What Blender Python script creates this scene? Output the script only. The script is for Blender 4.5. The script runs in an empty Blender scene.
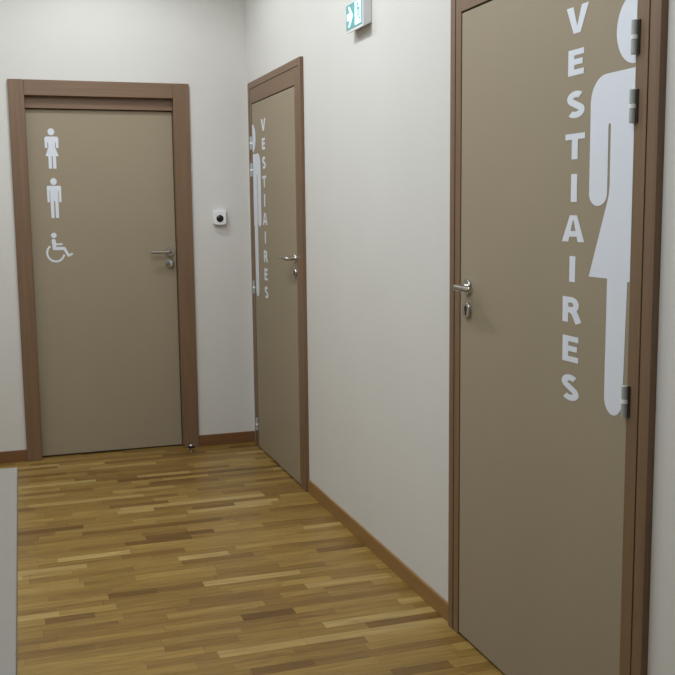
import bpy, bmesh, math
from mathutils import Vector, Matrix

sc = bpy.context.scene
col = sc.collection
PI = math.pi

# ------------------------------------------------------------------ helpers
def tag(o, label=None, cat=None, group=None, kind=None):
    if label: o['label'] = label
    if cat: o['category'] = cat
    if group: o['group'] = group
    if kind: o['kind'] = kind
    return o

def empty(name, loc=(0, 0, 0), rz=0.0, parent=None):
    o = bpy.data.objects.new(name, None)
    o.empty_display_size = 0.1
    o.location = loc
    o.rotation_euler = (0, 0, rz)
    o.parent = parent
    col.objects.link(o)
    return o

def obj(name, bm, mat, parent=None, bevel=0.0, smooth=False, label=None, segs=2):
    bmesh.ops.recalc_face_normals(bm, faces=bm.faces[:])
    me = bpy.data.meshes.new(name)
    bm.to_mesh(me)
    bm.free()
    me.materials.append(mat)
    o = bpy.data.objects.new(name, me)
    o.parent = parent
    col.objects.link(o)
    if smooth:
        for p in me.polygons: p.use_smooth = True
        me.set_sharp_from_angle(angle=math.radians(35))
    if bevel > 0:
        m = o.modifiers.new('bevel', 'BEVEL')
        m.width = bevel; m.segments = segs; m.limit_method = 'ANGLE'; m.angle_limit = math.radians(40)
    if label: o['label'] = label
    return o

def box(bm, x0, x1, y0, y1, z0, z1):
    v = [bm.verts.new(p) for p in ((x0,y0,z0),(x1,y0,z0),(x1,y1,z0),(x0,y1,z0),(x0,y0,z1),(x1,y0,z1),(x1,y1,z1),(x0,y1,z1))]
    for f in ((3,2,1,0),(4,5,6,7),(0,1,5,4),(1,2,6,5),(2,3,7,6),(3,0,4,7)):
        bm.faces.new([v[i] for i in f])

def boxes(*bs):
    bm = bmesh.new()
    for b in bs: box(bm, *b)
    return bm

def lathe(bm, prof, origin, axis, n=32):
    """prof = [(distance along axis, radius)], revolved about axis from origin."""
    a = Vector(axis).normalized()
    r = a.orthogonal().normalized(); s = a.cross(r)
    rings = []
    for t, rad in prof:
        c = Vector(origin) + a * t
        if rad < 1e-6:
            rings.append([bm.verts.new(c)])
        else:
            rings.append([bm.verts.new(c + (r*math.cos(2*PI*k/n) + s*math.sin(2*PI*k/n))*rad) for k in range(n)])
    for A, B in zip(rings[:-1], rings[1:]):
        for k in range(n):
            k2 = (k+1) % n
            if len(A) == 1 and len(B) == 1: continue
            if len(A) == 1: bm.faces.new((A[0], B[k2], B[k]))
            elif len(B) == 1: bm.faces.new((A[k], A[k2], B[0]))
            else: bm.faces.new((A[k], A[k2], B[k2], B[k]))
    for R in (rings[0], rings[-1]):
        if len(R) > 2: bm.faces.new(R)

def tube(bm, path, rad, n=16):
    """round tube along a polyline (mitred by parallel transport)."""
    P = [Vector(p) for p in path]
    rings = []
    ref = None
    for i, p in enumerate(P):
        t = ((P[i] - P[i-1]).normalized() if i else Vector()) + ((P[i+1]-P[i]).normalized() if i < len(P)-1 else Vector())
        t.normalize()
        if ref is None: ref = t.orthogonal().normalized()
        ref = (ref - t*ref.dot(t)).normalized()
        s = t.cross(ref)
        rings.append([bm.verts.new(p + (ref*math.cos(2*PI*k/n) + s*math.sin(2*PI*k/n))*rad) for k in range(n)])
    for A, B in zip(rings[:-1], rings[1:]):
        for k in range(n):
            bm.faces.new((A[k], A[(k+1) % n], B[(k+1) % n], B[k]))
    bm.faces.new(rings[0]); bm.faces.new(rings[-1])

# flat shapes (outlines as lists of (u, v)) turned into thin vinyl / painted pieces
def arc(cx, cy, r, a0, a1, n=16, ry=None):
    ry = r if ry is None else ry
    return [(cx + r*math.cos(math.radians(a0 + (a1-a0)*i/n)), cy + ry*math.sin(math.radians(a0 + (a1-a0)*i/n))) for i in range(n+1)]

def stroke(pts, w):
    """outline of a polyline drawn with a pen of width w (butt ends)."""
    P = [Vector((p[0], p[1])) for p in pts]
    L, R = [], []
    for i, p in enumerate(P):
        d0 = (P[i]-P[i-1]).normalized() if i else None
        d1 = (P[i+1]-P[i]).normalized() if i < len(P)-1 else None
        if d0 is None: d0 = d1
        if d1 is None: d1 = d0
        t = (d0 + d1).normalized()
        n = Vector((-t.y, t.x))
        k = w/2/max(0.35, n.dot(Vector((-d0.y, d0.x))))
        L.append(p + n*k); R.append(p - n*k)
    return L, R

class Flat:
    """collects flat outlines in a plane: point = O + u*U + v*V, raised by lift along N."""
    def __init__(self, O, U, V, N, lift=0.0008):
        self.O, self.U, self.V, self.N = Vector(O), Vector(U), Vector(V), Vector(N)
        self.lift = lift; self.k = 0
        self.bm = bmesh.new()
    def pt(self, u, v):
        return self.bm.verts.new(self.O + self.U*u + self.V*v + self.N*(self.lift + self.k*0.00004))
    def poly(self, pts):
        f = self.bm.faces.new([self.pt(*p) for p in pts])
        f.normal_update()
        bmesh.ops.triangulate(self.bm, faces=[f])
        self.k += 1
    def pen(self, pts, w):
        L, R = stroke(pts, w)
        l = [self.pt(*p) for p in L]; r = [self.pt(*p) for p in R]
        for i in range(len(l)-1):
            self.bm.faces.new((r[i], r[i+1], l[i+1], l[i]))
        self.k += 1
    def build(self, name, mat, parent, label=None):
        bmf = self.bm
        for f in bmf.faces:
            f.normal_update()
            if f.normal.dot(self.N) < 0: f.normal_flip()
        me = bpy.data.meshes.new(name); bmf.to_mesh(me); bmf.free()
        me.materials.append(mat)
        o = bpy.data.objects.new(name, me); o.parent = parent
        col.objects.link(o)
        if label: o['label'] = label
        return o

# ------------------------------------------------------------------ materials
def lin(c):
    return tuple(((x/12.92) if x <= 0.04045 else ((x+0.055)/1.055)**2.4) for x in [v/255 for v in c]) + (1,)

def mat_base(name):
    m = bpy.data.materials.new(name); m.use_nodes = True
    nt = m.node_tree
    return m, nt, nt.nodes['Principled BSDF']

def plain(name, rgb, rough=0.5, metal=0.0, var=0.0, scale=8, bump=0.0, bscale=300, spec=0.5):
    m, nt, b = mat_base(name)
    b.inputs['Roughness'].default_value = rough
    b.inputs['Metallic'].default_value = metal
    b.inputs['Specular IOR Level'].default_value = spec
    tc = nt.nodes.new('ShaderNodeTexCoord')
    if var > 0:
        n = nt.nodes.new('ShaderNodeTexNoise'); n.inputs['Scale'].default_value = scale; n.inputs['Detail'].default_value = 3
        nt.links.new(tc.outputs['Object'], n.inputs['Vector'])
        r = nt.nodes.new('ShaderNodeValToRGB')
        c = lin(rgb)
        r.color_ramp.elements[0].position = 0.3; r.color_ramp.elements[1].position = 0.7
        r.color_ramp.elements[0].color = tuple(x*(1-var) for x in c[:3]) + (1,)
        r.color_ramp.elements[1].color = tuple(min(1, x*(1+var)) for x in c[:3]) + (1,)
        nt.links.new(n.outputs['Fac'], r.inputs['Fac'])
        nt.links.new(r.outputs['Color'], b.inputs['Base Color'])
    else:
        b.inputs['Base Color'].default_value = lin(rgb)
    if bump > 0:
        n2 = nt.nodes.new('ShaderNodeTexNoise'); n2.inputs['Scale'].default_value = bscale; n2.inputs['Detail'].default_value = 2
        nt.links.new(tc.outputs['Object'], n2.inputs['Vector'])
        bp = nt.nodes.new('ShaderNodeBump'); bp.inputs['Strength'].default_value = bump; bp.inputs['Distance'].default_value = 0.002
        nt.links.new(n2.outputs['Fac'], bp.inputs['Height'])
        nt.links.new(bp.outputs['Normal'], b.inputs['Normal'])
    return m

def wood(name, c0, c1, axis, rough=0.45):
    """straight-grained wood; axis = direction of the grain."""
    m, nt, b = mat_base(name)
    tc = nt.nodes.new('ShaderNodeTexCoord')
    mp = nt.nodes.new('ShaderNodeMapping')
    s = [60, 60, 60]; s['xyz'.index(axis)] = 1.6
    mp.inputs['Scale'].default_value = s
    nt.links.new(tc.outputs['Object'], mp.inputs['Vector'])
    n = nt.nodes.new('ShaderNodeTexNoise'); n.inputs['Scale'].default_value = 1.0; n.inputs['Detail'].default_value = 5; n.inputs['Roughness'].default_value = 0.6
    nt.links.new(mp.outputs['Vector'], n.inputs['Vector'])
    r = nt.nodes.new('ShaderNodeValToRGB')
    r.color_ramp.elements[0].position = 0.25; r.color_ramp.elements[1].position = 0.75
    r.color_ramp.elements[0].color = lin(c0); r.color_ramp.elements[1].color = lin(c1)
    nt.links.new(n.outputs['Fac'], r.inputs['Fac'])
    nt.links.new(r.outputs['Color'], b.inputs['Base Color'])
    bp = nt.nodes.new('ShaderNodeBump'); bp.inputs['Strength'].default_value = 0.15; bp.inputs['Distance'].default_value = 0.001
    nt.links.new(n.outputs['Fac'], bp.inputs['Height']); nt.links.new(bp.outputs['Normal'], b.inputs['Normal'])
    b.inputs['Roughness'].default_value = rough
    return m

def emissive(name, rgb, strength):
    m, nt, b = mat_base(name)
    b.inputs['Base Color'].default_value = lin(rgb)
    b.inputs['Emission Color'].default_value = lin(rgb)
    b.inputs['Emission Strength'].default_value = strength
    b.inputs['Roughness'].default_value = 0.3
    return m

def parquet():
    m, nt, b = mat_base('oak_strip_parquet')
    N, L = nt.nodes, nt.links
    def math_(op, a, c=None, d=None):
        n = N.new('ShaderNodeMath'); n.operation = op
        for i, v in enumerate((a, c, d)):
            if v is None: continue
            if isinstance(v, (int, float)): n.inputs[i].default_value = v
            else: L.new(v, n.inputs[i])
        return n.outputs[0]
    tc = N.new('ShaderNodeTexCoord')
    sp = N.new('ShaderNodeSeparateXYZ'); L.new(tc.outputs['Object'], sp.inputs[0])
    W = 0.052
    v = math_('DIVIDE', math_('ADD', sp.outputs['Y'], 20.0), W)
    row = math_('FLOOR', v)
    wn = N.new('ShaderNodeTexWhiteNoise'); wn.noise_dimensions = '1D'; L.new(row, wn.inputs['W'])
    wn2 = N.new('ShaderNodeTexWhiteNoise'); wn2.noise_dimensions = '1D'; L.new(math_('ADD', row, 57.3), wn2.inputs['W'])
    length = math_('MULTIPLY_ADD', wn2.outputs['Value'], 0.17, 0.24)
    u = math_('ADD', math_('DIVIDE', math_('ADD', sp.outputs['X'], 20.0), length), math_('MULTIPLY', wn.outputs['Value'], 9.0))
    # uneven strip ends: warp u gently before cutting it into strips
    u = math_('ADD', u, math_('MULTIPLY', math_('SINE', math_('MULTIPLY_ADD', u, 2.1, row)), 0.28))
    colm = math_('FLOOR', u)
    cv = N.new('ShaderNodeCombineXYZ'); L.new(row, cv.inputs[0]); L.new(colm, cv.inputs[1])
    w3 = N.new('ShaderNodeTexWhiteNoise'); w3.noise_dimensions = '2D'; L.new(cv.outputs[0], w3.inputs['Vector'])
    ramp = N.new('ShaderNodeValToRGB')
    cr = ramp.color_ramp
    cr.elements[0].position = 0.0; cr.elements[0].color = lin(FLOOR[0])
    cr.elements[1].position = 1.0; cr.elements[1].color = lin(FLOOR[5])
    for p, c in ((0.12, FLOOR[1]), (0.4, FLOOR[2]), (0.7, FLOOR[3]), (0.92, FLOOR[4])):
        e = cr.elements.new(p); e.color = lin(c)
    L.new(w3.outputs['Value'], ramp.inputs['Fac'])
    # grain along the strips, shifted strip by strip
    mp = N.new('ShaderNodeCombineXYZ')
    L.new(math_('MULTIPLY_ADD', sp.outputs['X'], 5.0, math_('MULTIPLY', w3.outputs['Value'], 90.0)), mp.inputs[0])
    L.new(math_('MULTIPLY', sp.outputs['Y'], 55.0), mp.inputs[1])
    g = N.new('ShaderNodeTexNoise'); g.inputs['Scale'].default_value = 1.0; g.inputs['Detail'].default_value = 5; g.inputs['Distortion'].default_value = 0.6
    L.new(mp.outputs[0], g.inputs['Vector'])
    gr = N.new('ShaderNodeMapRange'); gr.inputs['From Min'].default_value = 0.25; gr.inputs['From Max'].default_value = 0.75
    gr.inputs['To Min'].default_value = 0.70; gr.inputs['To Max'].default_value = 1.25
    L.new(g.outputs['Fac'], gr.inputs['Value'])
    mul = N.new('ShaderNodeVectorMath'); mul.operation = 'SCALE'
    L.new(ramp.outputs['Color'], mul.inputs[0]); L.new(gr.outputs['Result'], mul.inputs['Scale'])
    # thin joints
    fv = math_('FRACT', v); fu = math_('FRACT', u)
    ev = math_('MULTIPLY', math_('MINIMUM', fv, math_('SUBTRACT', 1.0, fv)), W)
    eu = math_('MULTIPLY', math_('MINIMUM', fu, math_('SUBTRACT', 1.0, fu)), length)
    joint = math_('LESS_THAN', math_('MINIMUM', ev, eu), 0.0006)
    mx = N.new('ShaderNodeMix'); mx.data_type = 'RGBA'
    L.new(math_('MULTIPLY', joint, 0.45), mx.inputs['Factor'])
    L.new(mul.outputs[0], mx.inputs['A']); mx.inputs['B'].default_value = lin((45, 28, 10))
    L.new(mx.outputs['Result'], b.inputs['Base Color'])
    b.inputs['Roughness'].default_value = 0.38
    b.inputs['Specular IOR Level'].default_value = 0.4
    bp = N.new('ShaderNodeBump'); bp.inputs['Strength'].default_value = 0.08; bp.inputs['Distance'].default_value = 0.001
    L.new(g.outputs['Fac'], bp.inputs['Height']); L.new(bp.outputs['Normal'], b.inputs['Normal'])
    return m

FLOOR = [(104, 74, 32), (128, 97, 46), (141, 111, 54), (151, 121, 61), (160, 130, 69), (178, 152, 95)]
M = dict(
    wall=plain('painted_wall', (216, 214, 209), 0.85, var=0.012, scale=3, bump=0.06, bscale=220, spec=0.25),
    ceiling=plain('painted_ceiling', (232, 230, 224), 0.9, var=0.01),
    floor=parquet(),
    leaf=plain('taupe_door_laminate', (157, 144, 122), 0.6, var=0.02, scale=2.5, bump=0.05, bscale=500, spec=0.3),
    wood_z=wood('brown_frame_wood_upright', (112, 87, 65), (131, 103, 79), 'z'),
    jamb_z=wood('brown_jamb_wood_upright', (112, 88, 64), (130, 104, 77), 'z'),
    wood_x=wood('brown_frame_wood_along_x', (112, 87, 65), (131, 103, 79), 'x'),
    wood_y=wood('brown_frame_wood_along_y', (112, 87, 65), (131, 103, 79), 'y'),
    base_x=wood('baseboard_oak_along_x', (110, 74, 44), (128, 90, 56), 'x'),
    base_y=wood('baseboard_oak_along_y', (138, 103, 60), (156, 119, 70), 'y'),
    vinyl=plain('white_vinyl', (226, 231, 240), 0.5, var=0.004),
    steel=plain('brushed_steel', (190, 187, 182), 0.24, 1.0, var=0.05, scale=60),
    grey_steel=plain('grey_hinge_steel', (176, 182, 178), 0.4, 0.35, var=0.04, scale=60),
    chrome=plain('bright_chrome', (214, 216, 226), 0.12, 1.0),
    hinge_shade=plain('painted_hinge_shade', (52, 50, 46), 0.5, 0.3),  # shade on the frame side of the hinges, put into a colour
    white_pl=plain('white_plastic', (238, 238, 240), 0.4, var=0.004),
    ring=plain('white_nylon_ring', (246, 246, 242), 0.45),
    black=plain('black_plastic', (16, 16, 22), 0.25),
    dark=plain('dark_keyhole', (14, 12, 10), 0.6),
    rubber=plain('dark_rubber', (30, 26, 24), 0.7),
    counter=plain('pale_grey_laminate', (131, 124, 114), 0.55, var=0.01),
    counter_d=plain('grey_laminate_front', (146, 142, 132), 0.55, var=0.01),
    sign_body=plain('sign_housing_plastic', (222, 222, 224), 0.45, var=0.004),
    sign_green=emissive('lit_green_lens', (92, 158, 158), 0.28),
    sign_white=emissive('lit_white_symbol', (205, 245, 252), 0.85),
)

# ------------------------------------------------------------------ measured layout (metres)
XF, XL = -0.0185, -0.0143          # face of right-hand frames / of right-hand door leaves
BXL, BXR, BCW = -1.2733, -0.4460, 0.0846
BTOP, BIN = 2.166, 2.080           # back casing: outer top, inner top
REC = 0.045                        # back leaf recess
LEAFTOP = 2.04
FTOP = 2.1676                      # right frames: outer top
Y2A, Y2B = -0.1671, -1.0760        # far changing room leaf
Y3A, Y3B = -2.9870, -3.9097        # near changing room leaf
FW = 0.091
FWC = 0.078                        # far stile of the near door
FWB = 0.109                        # near stile of the far door
FWA = 0.077                        # stile by the corner
CEIL = 3.0
XLEFT, YFRONT = -2.75, -8.2
T = 0.15

# ------------------------------------------------------------------ the room
def struct(name, bm, mat, label, cat, bevel=0.0):
    return tag(obj(name, bm, mat, None, bevel), label, cat, kind='structure')

struct('floor', boxes((XLEFT-T, T, YFRONT-T, T, -0.1, 0.0)), M['floor'], 'oak strip parquet floor with strips running crosswise', 'floor')
struct('ceiling', boxes((XLEFT-T, T, YFRONT-T, T, CEIL, CEIL+0.1)), M['ceiling'], 'plain white ceiling above the corridor', 'ceiling')
o2a, o2b = Y2A+FWA, Y2B-FWB
o3a, o3b = Y3A+FWC, Y3B-FW
struct('wall_right', boxes((0, T, o2a, T, 0, CEIL), (0, T, o2b, o2a, FTOP, CEIL), (0, T, o3a, o2b, 0, CEIL),
                           (0, T, o3b, o3a, FTOP, CEIL), (0, T, YFRONT-T, o3b, 0, CEIL)), M['wall'],
       'long off-white right-hand wall holding the two changing room doors', 'wall')
bl, br = BXL-0.045, BXR+0.056
struct('wall_back', boxes((XLEFT, bl, 0, T, 0, CEIL), (bl, br, 0, T, BTOP-0.03, CEIL), (br, 0, 0, T, 0, CEIL)), M['wall'],
       'off-white end wall around the toilet door', 'wall')
struct('wall_left', boxes((XLEFT-T, XLEFT, YFRONT-T, T, 0, CEIL)), M['wall'], 'plain off-white left-hand wall', 'wall')
struct('wall_front', boxes((XLEFT, 0, YFRONT-T, YFRONT, 0, CEIL)), M['wall'], 'plain off-white wall behind the viewpoint', 'wall')

BH, BT = 0.067, 0.0095
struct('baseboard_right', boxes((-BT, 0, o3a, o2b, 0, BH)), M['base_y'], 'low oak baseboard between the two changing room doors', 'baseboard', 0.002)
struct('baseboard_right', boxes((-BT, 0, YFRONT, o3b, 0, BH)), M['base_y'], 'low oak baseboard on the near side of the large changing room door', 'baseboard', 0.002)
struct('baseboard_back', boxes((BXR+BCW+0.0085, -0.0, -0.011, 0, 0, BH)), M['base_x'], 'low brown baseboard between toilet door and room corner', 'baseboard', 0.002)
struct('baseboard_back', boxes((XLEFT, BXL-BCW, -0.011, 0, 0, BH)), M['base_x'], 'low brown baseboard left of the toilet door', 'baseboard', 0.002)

# ------------------------------------------------------------------ door fittings
def lever(parent, O, U, N, label=None):
    """lever handle: rosette on the leaf at O, neck along N, bar along U (both unit vectors)."""
    O, U, N = Vector(O), Vector(U), Vector(N)
    h = empty('lever_handle', (0, 0, 0), 0, parent)
    if label: h['label'] = label
    bm = bmesh.new()
    lathe(bm, [(0, 0.0262), (0.006, 0.0262), (0.0085, 0.0245), (0.0088, 0.013), (0.0088, 0)], O, N, 36)
    obj('rosette', bm, M['steel'], h, smooth=True)
    bm = bmesh.new()
    r = 0.0095; k = 0.012; d = 0.049
    path = [O + N*0.006, O + N*(d-k)]
    for i in range(1, 7):
        a = i/6*PI/2
        path.append(O + N*(d-k + k*math.sin(a)) + U*(k - k*math.cos(a)))
    path += [O + N*d + U*0.112, O + N*d + U*0.116]
    tube(bm, path, r, 20)
    obj('lever', bm, M['steel'], h, 0.002, smooth=True)
    return h

def keyplate(parent, O, N, up=(0, 0, 1)):
    O, N = Vector(O), Vector(N)
    h = empty('lock_escutcheon', (0, 0, 0), 0, parent)
    bm = bmesh.new()
    lathe(bm, [(0, 0.0262), (0.006, 0.0262), (0.0085, 0.0245), (0.0088, 0)], O, N, 36)
    obj('rosette', bm, M['steel'], h, smooth=True)
    U = Vector((0, 0, 1)).cross(N).normalized()
    f = Flat(O, U, (0, 0, 1), N, 0.0092)
    f.poly(arc(0, 0.006, 0.0085, -40, 220, 18) + [(-0.0045, -0.016), (0.0045, -0.016)])
    f.build('keyhole', M['dark'], h, 'dark cylinder keyhole')
    return h

def hinge(parent, x, y, z, out):
    h = empty('hinge', (0, 0, 0), 0, parent)
    r = 0.0085; H = 0.038
    for s in (1, -1):
        bm = bmesh.new()
        a0, a1 = (0.0048, H) if s > 0 else (-H, -0.0048)
        lathe(bm, [(a0, r*0.9), (a0+0.001, r), (a1-0.001, r), (a1, r*0.9)], (x, y, z), (0, 0, 1), 20)
        obj('knuckle', bm, M['grey_steel'], h, smooth=True)
    bm = bmesh.new()
    lathe(bm, [(-0.0048, r*1.1), (0.0048, r*1.1)], (x, y, z), (0, 0, 1), 20)
    obj('hinge_ring', bm, M['ring'], h, smooth=True, label='white nylon ring between the knuckles')
    ya, yb = sorted((y + out*0.004, y + out*0.0145))
    obj('hinge_shade_strip', boxes((x+0.0015, x+0.0085, ya, yb, z-H, z+H)), M['hinge_shade'], h, 0.001, label='dark strip standing in for shade beside the knuckles')  # added dark strip imitates the shaded side of the hinge
    return h

# ------------------------------------------------------------------ lettering
LW = 0.0163                       # stem width
def glyph(f, ch, uc, vb, H):
    """one capital of a humanist sans: centre uc, baseline vb, height H (plane f is stretched sideways)."""
    def P(*pts): return [(uc + a*H, vb + b*H) for a, b in pts]
    w = LW
    e = w/H/2
    if ch == 'I':
        f.pen(P((0, 0), (0, 1)), w)
    elif ch == 'T':
        f.pen(P((-0.40, 1-e), (0.40, 1-e)), w*0.92); f.pen(P((0, 0), (0, 1-e*1.9)), w)
    elif ch == 'E':
        f.pen(P((-0.22, 0), (-0.22, 1)), w)
        for b, a in ((1-e*0.93, 0.30), (0.515, 0.25), (e*0.93, 0.31)): f.pen(P((-0.22+e*0.9, b), (a, b)), w*0.9)
    elif ch == 'V':
        k = e*2.25
        f.poly(P((-0.44, 1), (-0.44+k, 1), (0, 0.27), (0.44-k, 1), (0.44, 1), (e*1.12, 0), (-e*1.12, 0)))
    elif ch == 'A':
        k = e*2.2
        f.poly(P((-0.45, 0), (-0.45+k, 0), (-0.02, 0.78), (0.0, 0.84), (0.0, 1), (-e*1.2, 1)))
        f.poly(P((0.45, 0), (0.45-k, 0), (0.02, 0.78), (0.0, 0.84), (0.0, 1), (e*1.2, 1)))
        f.pen(P((-0.27, 0.30), (0.27, 0.30)), w*0.9)
    elif ch == 'R':
        f.pen(P((-0.255, 0), (-0.255, 1)), w)
        bowl = [(-0.255+e*0.9, 1-e*0.93), (0.0, 1-e*0.93)]
        r = (1-e*0.93-0.50)/2
        bowl += [(0.0 + r*0.95*math.sin(i/12*PI), 0.50 + r + r*math.cos(i/12*PI)) for i in range(1, 12)]
        bowl += [(0.0, 0.50), (-0.255+e*0.9, 0.50)]
        f.pen(P(*bowl), w*0.92)
        f.pen(P((-0.02, 0.49), (0.10, 0.42), (0.18, 0.27), (0.30, 0.0)), w*1.05)
    elif ch == 'S':
        top = arc(0.0, 0.718, 0.225, 38, 235, 20, 0.165)
        bot = arc(0.0, 0.284, 0.235, 55, -145, 22, 0.165)
        pts = top + bot
        f.pen(P(*pts), w*0.98)

WIDE = 1.75                       # the letters are set very wide
WORD = 'VESTIAIRES'
LET = [(1.871, .0665), (1.7675, .0645), (1.661, .068), (1.558, .0655), (1.450, .071), (1.348, .068), (1.244, .067), (1.138, .0665), (1.034, .0685), (0.931, .0695)]

def half_figure(f, woman):
    """half of a standing figure cut off by the hinge edge of the leaf (u = 0 is that edge)."""
    f.poly([(0.002 + 0.0785*math.sin(t), 1.845 + 0.0815*math.cos(t)) for t in [PI*i/36 for i in range(37)]])
    def q(cx, cy, rx, ry, a0, a1, n=10):
        return [(cx + rx*math.cos(math.radians(a0+(a1-a0)*i/n)), cy + ry*math.sin(math.radians(a0+(a1-a0)*i/n))) for i in range(n+1)]
    ab = 1.470 if woman else 1.368         # centre of the rounded hand end
    pts = [(0.002, 1.754), (0.10, 1.754)]
    pts += q(0.118, 1.690, 0.066, 0.064, 90, 0)                # shoulder
    pts += q(0.1435, ab, 0.0395, 0.031, 0, -180, 16)           # hand
    pts += q(0.100, 1.630, 0.005, 0.006, 0, 180, 8)            # top of the slit beside the arm
    if woman:
        pts += [(0.0945, 1.490), (0.0965, 1.467), (0.101, 1.4535), (0.1765, 1.263), (0.0952, 1.263)]
        pts += q(0.0575, 0.972, 0.0385, 0.042, 0, -180, 20)    # foot
        pts += [(0.0115, 1.2605), (0.002, 1.2605)]
    else:
        pts += [(0.0945, 1.40), (0.0950, 1.20)]
        pts += q(0.0575, 0.968, 0.0375, 0.042, 0, -180, 20)
        pts += [(0.0150, 1.34), (0.002, 1.34)]
    f.poly(pts)

# ------------------------------------------------------------------ changing room doors (right wall)
def changing_door(name, ya, yb, wa, wb, hinge_far, label, figlabel):
    """leaf from y=yb (near) to y=ya (far); frame stiles wa (far side), wb (near side)."""
    root = empty(name, (0, (ya+yb)/2, 0))
    tag(root, label, 'door', kind='structure')
    oy = -(ya+yb)/2
    g, gt = 0.0018, 0.005
    XJ = XF+0.0012
    fr = empty('door_frame', (0, oy, 0), 0, root)
    s = 0.045
    D = 0.085
    # jambs (inner strips) with their rebates behind the leaf
    obj('jamb', boxes((XJ, D, ya+g, ya+wa-min(s, wa*.5), 0, FTOP-0.04), (XL+0.042, D, ya-0.014, ya+g, 0, LEAFTOP+g)), M['jamb_z'], fr, 0.0012)
    obj('jamb', boxes((XJ, D, yb-wb+s, yb-g, 0, FTOP-0.04), (XL+0.042, D, yb-g, yb+0.014, 0, LEAFTOP+g)), M['jamb_z'], fr, 0.0012)
    obj('head_rail', boxes((XJ, D, yb-g, ya+g, LEAFTOP+gt, FTOP-0.04), (XL+0.042, D, yb-g, ya+g, LEAFTOP-0.014, LEAFTOP+gt)), M['wood_y'], fr, 0.0012)
    # architraves (outer strips)
    obj('architrave', boxes((XF, 0.05, ya+wa-min(s, wa*.5)+0.0045, ya+wa, 0, FTOP)), M['wood_z'], fr, 0.0015)
    obj('architrave', boxes((XF, 0.05, yb-wb, yb-wb+s-0.0060, 0, FTOP)), M['wood_z'], fr, 0.0015)
    obj('architrave', boxes((XF, 0.05, yb-wb+s, ya+wa-min(s, wa*.5), FTOP-0.0375, FTOP)), M['wood_y'], fr, 0.0015)
    lf = obj('door_leaf', boxes((XL, XL+0.040, yb, ya, 0.009, LEAFTOP)), M['leaf'], root, 0.0012, label='smooth taupe door leaf')
    lf.location = (0, oy, 0)
    # lettering and half figure
    hy = ya if hinge_far else yb
    sgn = -1.0 if hinge_far else 1.0                      # direction of +u from the hinge edge, along y
    O = (XL, hy, 0)
    f = Flat(O, (0, sgn, 0), (0, 0, 1), (-1, 0, 0))
    half_figure(f, not hinge_far)
    f.build('figure_pictogram', M['vinyl'], lf, figlabel)
    uc = 0.2535 if not hinge_far else 0.265
    seen = {}
    for ch, (zb, H) in zip(WORD, LET):
        f = Flat((XL, hy + sgn*uc, 0), (0, -WIDE, 0), (0, 0, 1), (-1, 0, 0))
        glyph(f, ch, 0.0, zb, H)
        seen[ch] = seen.get(ch, 0) + 1
        times = WORD.count(ch)
        which = '' if times == 1 else (', the upper one' if seen[ch] == 1 else ', the lower one')
        f.build('letter', M['vinyl'], lf, 'white letter ' + ch + which)
    # lever and lock on the latch side
    if hinge_far:
        lever(lf, (XL, yb+0.034, 1.186), (0, 1, 0), (-1, 0, 0))
        keyplate(lf, (XL, yb+0.034, 1.113), (-1, 0, 0))
    else:
        lever(lf, (XL, ya-0.056, 1.187), (0, -1, 0), (-1, 0, 0))
        keyplate(lf, (XL, ya-0.054, 1.113), (-1, 0, 0))
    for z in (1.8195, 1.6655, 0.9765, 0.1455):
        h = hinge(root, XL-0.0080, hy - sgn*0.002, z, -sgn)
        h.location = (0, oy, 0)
    return root

changing_door('door_2', Y2A, Y2B, FWA, FWB, True,
              'narrow-looking taupe changing room door with white half man beside the corner', 'white half figure of a man cut by the hinge edge')
changing_door('door_3', Y3A, Y3B, FWC, FW, False,
              'large taupe changing room door with white half woman nearest the viewer', 'white half figure of a woman in a skirt cut by the hinge edge')

# ------------------------------------------------------------------ toilet door (end wall)
root = empty('door_1', ((BXL+BXR)/2, 0, 0))
tag(root, 'taupe toilet door in the end wall with three small white pictograms', 'door', kind='structure')
ox = -(BXL+BXR)/2
fr = empty('door_frame', (ox, 0, 0), 0, root)
CY = -0.018
obj('architrave', boxes((BXL-BCW, BXL, CY, 0.0, 0, BTOP)), M['wood_z'], fr, 0.002)
obj('architrave', boxes((BXR, BXR+BCW+0.0085, CY, 0.0, 0, BTOP)), M['wood_z'], fr, 0.002)
obj('architrave', boxes((BXL+0.0006, BXR-0.0006, CY, 0.0, BIN, BTOP)), M['wood_x'], fr, 0.002)
obj('jamb', boxes((bl, BXL-0.001, 0.0, 0.11, 0, BIN), (BXL-0.001, BXL+0.012, REC+0.042, 0.11, 0, BIN)), M['wood_z'], fr, 0.001)
obj('jamb', boxes((BXR+0.001, br, 0.0, 0.11, 0, BIN), (BXR-0.012, BXR+0.001, REC+0.042, 0.11, 0, BIN)), M['wood_z'], fr, 0.001)
obj('head_rail', boxes((bl, br, 0.0, 0.11, BIN, BTOP-0.03), (BXL, BXR, 0.022, 0.11, LEAFTOP-0.026, BIN)), M['wood_x'], fr, 0.001)
lf = obj('door_leaf', boxes((BXL+0.002, BXR-0.002, REC, REC+0.040, 0.009, LEAFTOP-0.030)), M['leaf'], root, 0.0012, label='smooth taupe door leaf')
lf.location = (ox, 0, 0)

def bflat(): return Flat((BXL, REC, 0), (1, 0, 0), (0, 0, 1), (0, -1, 0))
def disc(f, cx, cy, r, ry=None): f.poly(arc(cx, cy, r, 0, 360, 28, ry)[:-1])
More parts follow.
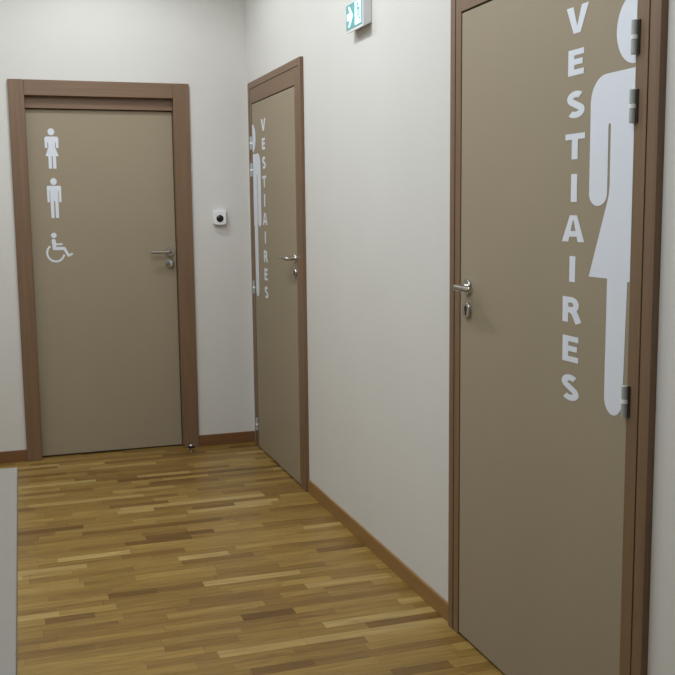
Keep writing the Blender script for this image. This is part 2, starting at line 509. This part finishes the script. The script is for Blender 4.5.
# woman
f = bflat()
u0 = 0.1375
disc(f, u0-0.0005, 1.8857, 0.0185, 0.0195)
f.poly([(u0-0.030, 1.859), (u0+0.030, 1.859), (u0+0.0365, 1.853), (u0+0.0385, 1.845), (u0+0.0372, 1.795), (u0+0.0235, 1.795),
        (u0+0.0228, 1.826), (u0+0.0195, 1.826), (u0+0.0185, 1.800), (u0+0.036, 1.749), (u0+0.021, 1.749), (u0+0.021, 1.679), (u0+0.003, 1.679), (u0+0.003, 1.749),
        (u0-0.003, 1.749), (u0-0.003, 1.679), (u0-0.021, 1.679), (u0-0.021, 1.749), (u0-0.036, 1.749), (u0-0.0185, 1.800), (u0-0.0195, 1.826), (u0-0.0228, 1.826),
        (u0-0.0235, 1.795), (u0-0.0372, 1.795), (u0-0.0385, 1.845), (u0-0.0365, 1.853)])
f.build('woman_pictogram', M['vinyl'], lf, 'small white standing woman pictogram')
# man
f = bflat()
u0 = 0.1390
disc(f, u0-0.0005, 1.606, 0.0180, 0.0195)
f.poly([(u0-0.036, 1.582), (u0+0.036, 1.582), (u0+0.0395, 1.576), (u0+0.0385, 1.489), (u0+0.0255, 1.489), (u0+0.0255, 1.552), (u0+0.0225, 1.552), (u0+0.021, 1.399),
        (u0+0.0035, 1.399), (u0+0.0035, 1.494), (u0-0.0035, 1.494), (u0-0.0035, 1.399), (u0-0.021, 1.399), (u0-0.0225, 1.552), (u0-0.0255, 1.552), (u0-0.0255, 1.489),
        (u0-0.0385, 1.489), (u0-0.0395, 1.576)])
f.build('man_pictogram', M['vinyl'], lf, 'small white standing man pictogram')
# wheelchair user
f = bflat()
disc(f, 0.1262, 1.2998, 0.0155, 0.0155)
cu, cv, r = 0.1325, 1.199, 0.0475
f.pen(arc(cu, cv, r, 128, 348, 34, 0.0490), 0.0115)
f.poly([(0.1125, 1.273), (0.1165, 1.2785), (0.131, 1.2785), (0.135, 1.273), (0.1365, 1.254), (0.1700, 1.254), (0.1735, 1.249), (0.1700, 1.2435), (0.1370, 1.2425),
        (0.1372, 1.2335), (0.1830, 1.2335), (0.1880, 1.2290), (0.2070, 1.1900), (0.2245, 1.1985), (0.2290, 1.1880), (0.2030, 1.1745), (0.1980, 1.1765), (0.1770, 1.2150), (0.1240, 1.2150), (0.1165, 1.2200)])
f.build('wheelchair_pictogram', M['vinyl'], lf, 'small white wheelchair user pictogram')
hx = -0.4855
lever(lf, (hx, REC, 1.191), (-1, 0, 0), (0, -1, 0))
h = empty('lock_escutcheon', (0, 0, 0), 0, lf)
bm = bmesh.new(); lathe(bm, [(0, 0.0262), (0.006, 0.0262), (0.009, 0.0245), (0.0092, 0)], (hx, REC, 1.120), (0, -1, 0), 36)
obj('rosette', bm, M['steel'], h, smooth=True)
bm = bmesh.new(); lathe(bm, [(0.008, 0.011), (0.012, 0.011), (0.014, 0.0200), (0.022, 0.0210), (0.027, 0.0170), (0.029, 0.008), (0.0295, 0)], (hx, REC, 1.120), (0, -1, 0), 32)
obj('lock_knob', bm, M['chrome'], h, smooth=True, label='shiny round lock knob')

# ------------------------------------------------------------------ things
# exit sign
y0, y1 = -2.1399, -1.9390     # near, far
z0, z1, XS = 2.145, 2.262, -0.0377
s = empty('exit_sign', (0, (y0+y1)/2, z0))
tag(s, 'small lit green exit sign box with a white arrow, high on the right wall', 'sign')
inv = (0, -(y0+y1)/2, -z0)
bm = bmesh.new()
prof = [(XS, z0), (XS, z1), (-0.0005, z1-0.004), (-0.0005, z0+0.017)]
A = [bm.verts.new((x, y0, z)) for x, z in prof]; B = [bm.verts.new((x, y1, z)) for x, z in prof]
bm.faces.new(A); bm.faces.new(B)
for i in range(4): bm.faces.new((A[i], A[(i+1) % 4], B[(i+1) % 4], B[i]))
obj('sign_housing', bm, M['sign_body'], s, 0.003).location = inv
def sflat(lift): return Flat((XS, y1, 0), (0, -1, 0), (0, 0, 1), (-1, 0, 0), lift)
W_ = y1-y0
obj('sign_lens', boxes((XS-0.002, XS+0.001, y0+0.008, y1-0.004, z0+0.013, z1-0.006)), M['sign_green'], s, 0.001, label='glowing blue-green lens').location = inv
zc = (z0+z1)/2+0.003
f = sflat(0.0026)
f.poly([(0.092, zc), (0.052, zc+0.040), (0.030, zc+0.040), (0.052, zc+0.014), (0.016, zc+0.014), (0.016, zc-0.014), (0.052, zc-0.014), (0.030, zc-0.040), (0.052, zc-0.040)])
f.build('arrow_symbol', M['sign_white'], s, 'white arrow pointing right').location = inv
f = sflat(0.0026)
f.poly([(0.112, zc-0.043), (0.186, zc-0.043), (0.186, zc+0.046), (0.112, zc+0.046)])
f.build('doorway_symbol', M['sign_white'], s, 'white doorway symbol').location = inv
f = sflat(0.0030)
disc(f, 0.145, zc+0.034, 0.0078)
f.pen([(0.150, zc+0.024), (0.156, zc-0.002)], 0.012)
f.pen([(0.150, zc+0.020), (0.136, zc+0.014), (0.128, zc+0.004)], 0.005)
f.pen([(0.152, zc+0.020), (0.166, zc+0.012), (0.173, zc+0.018)], 0.005)
f.pen([(0.155, zc-0.002), (0.142, zc-0.012), (0.138, zc-0.034)], 0.007)
f.pen([(0.157, zc-0.002), (0.164, zc-0.022), (0.180, zc-0.026)], 0.007)
f.build('running_figure_symbol', M['sign_green'], s, 'green running figure in the doorway').location = inv

# small wall box with a round black centre
cx, cz = -0.190, 1.388
w = empty('wall_sensor', (cx, 0, cz))
tag(w, 'small white wall box with round black centre between toilet door and corner', 'sensor')
f = bmesh.new()
hw, hh, d = 0.0405, 0.045, 0.034
out = [(-hw, hh), (hw, hh), (hw*0.98, -hh*0.72)] + [(hw*0.98*math.cos(t), -hh*0.72 - 0.0125*math.sin(t)) for t in [PI*i/14 for i in range(1, 14)]] + [(-hw*0.98, -hh*0.72)]
A = [f.verts.new((a, -0.0005, b)) for a, b in out]; B = [f.verts.new((a*0.94, -d, b*0.94)) for a, b in out]
f.faces.new(A); f.faces.new(B)
for i in range(len(out)): f.faces.new((A[i], A[(i+1) % len(out)], B[(i+1) % len(out)], B[i]))
obj('sensor_case', f, M['white_pl'], w, 0.003)
bm = bmesh.new(); lathe(bm, [(0, 0.0215), (0.003, 0.0210), (0.0065, 0.0170), (0.009, 0.009), (0.0095, 0)], (-0.001, -d+0.0005, -0.004), (0, -1, 0), 32)
obj('sensor_lens', bm, M['black'], w, smooth=True, label='round black lens')

# floor door stop
ds = empty('door_stop', (-0.4195, -0.116, 0))
tag(ds, 'small round metal door stop on the floor before the toilet door frame', 'door stop')
bm = bmesh.new(); lathe(bm, [(0, 0.017), (0.003, 0.017), (0.004, 0.009), (0.022, 0.009)], (0, 0, 0), (0, 0, 1), 28)
obj('stop_base', bm, M['steel'], ds, smooth=True)
bm = bmesh.new(); lathe(bm, [(0.022, 0.0205), (0.024, 0.0212), (0.032, 0.0212), (0.034, 0.0205)], (0, 0, 0), (0, 0, 1), 28)
obj('rubber_ring', bm, M['rubber'], ds, smooth=True, label='dark rubber ring')
bm = bmesh.new(); lathe(bm, [(0.034, 0.0195), (0.040, 0.0195), (0.044, 0.016), (0.0455, 0.008), (0.046, 0)], (0, 0, 0), (0, 0, 1), 28)
obj('stop_cap', bm, M['steel'], ds, smooth=True)

# pale table at the lower left edge of the view
L_, Dp, H_ = 1.8, 0.80, 0.75
c = empty('table', (-1.4066, -3.128, 0), math.radians(-0.65))
tag(c, 'pale grey table with a plain rectangular top at the lower left, close to the viewer', 'table')
obj('tabletop', boxes((-Dp, 0.0, -L_, 0.0, H_-0.024, H_)), M['counter'], c, 0.0025)
i_ = 0.12
obj('apron', boxes((-Dp+i_, -i_, -i_-0.02, -i_, H_-0.094, H_-0.024), (-Dp+i_, -i_, -L_+i_, -L_+i_+0.02, H_-0.094, H_-0.024),
                   (-Dp+i_, -Dp+i_+0.02, -L_+i_+0.02, -i_-0.02, H_-0.094, H_-0.024), (-i_-0.02, -i_, -L_+i_+0.02, -i_-0.02, H_-0.094, H_-0.024)), M['counter_d'], c, 0.001)
for lx in (-Dp+i_+0.02, -i_-0.065):
    for ly in (-L_+i_+0.02, -i_-0.065):
        obj('leg', boxes((lx, lx+0.045, ly, ly+0.045, 0, H_-0.024)), M['counter_d'], c, 0.002)

# ------------------------------------------------------------------ light
def spot(name, loc, power, size, blend, radius, color, rot=(0, 0, 0)):
    l = bpy.data.lights.new(name, 'SPOT'); l.energy = power; l.spot_size = math.radians(size); l.spot_blend = blend
    l.shadow_soft_size = radius; l.color = color
    o = bpy.data.objects.new(name, l); o.location = loc; o.rotation_euler = rot; col.objects.link(o)
def area(name, loc, rot, sx, sy, power, color):
    l = bpy.data.lights.new(name, 'AREA'); l.shape = 'RECTANGLE'; l.size = sx; l.size_y = sy; l.energy = power; l.color = color
    o = bpy.data.objects.new(name, l); o.location = loc; o.rotation_euler = rot; col.objects.link(o)

for y, p in ((-0.80, 33), (-2.2, 40), (-3.9, 22)):
    spot('ceiling_downlight', (-0.86, y, CEIL-0.02), p, 172, 0.5, 0.05, (0.92, 0.965, 1.0))
area('ceiling_fill_light', (-1.5, -3.0, CEIL-0.02), (0, 0, 0), 1.6, 4.5, 47, (0.87, 0.94, 1.0))  # added fill with no visible fixture, lifts and softens the shadows

w = bpy.data.worlds.new('world'); sc.world = w; w.use_nodes = True
w.node_tree.nodes['Background'].inputs['Color'].default_value = (0.9, 0.95, 1, 1)
w.node_tree.nodes['Background'].inputs['Strength'].default_value = 0.02

# ------------------------------------------------------------------ camera
yaw, pitch, roll = 0.31945, 0.13102, -0.0108
fw = Vector((math.sin(yaw)*math.cos(pitch), math.cos(yaw)*math.cos(pitch), -math.sin(pitch)))
r = Vector((math.cos(yaw), -math.sin(yaw), 0)); u = r.cross(fw)
cr, sr = math.cos(roll), math.sin(roll)
r2 = r*cr + u*sr; u2 = -r*sr + u*cr
cam = bpy.data.cameras.new('camera'); cam.sensor_width = 36; cam.lens = 988.66/675*36
cam.clip_start = 0.05
co = bpy.data.objects.new('camera', cam); col.objects.link(co)
m = Matrix(((r2.x, u2.x, -fw.x), (r2.y, u2.y, -fw.y), (r2.z, u2.z, -fw.z))).to_4x4()
m.translation = (-1.39979, -5.89809, 1.44313)
co.matrix_world = m
sc.camera = co

sc.view_settings.view_transform = 'Standard'
sc.view_settings.look = 'None'
sc.view_settings.exposure = 0.0
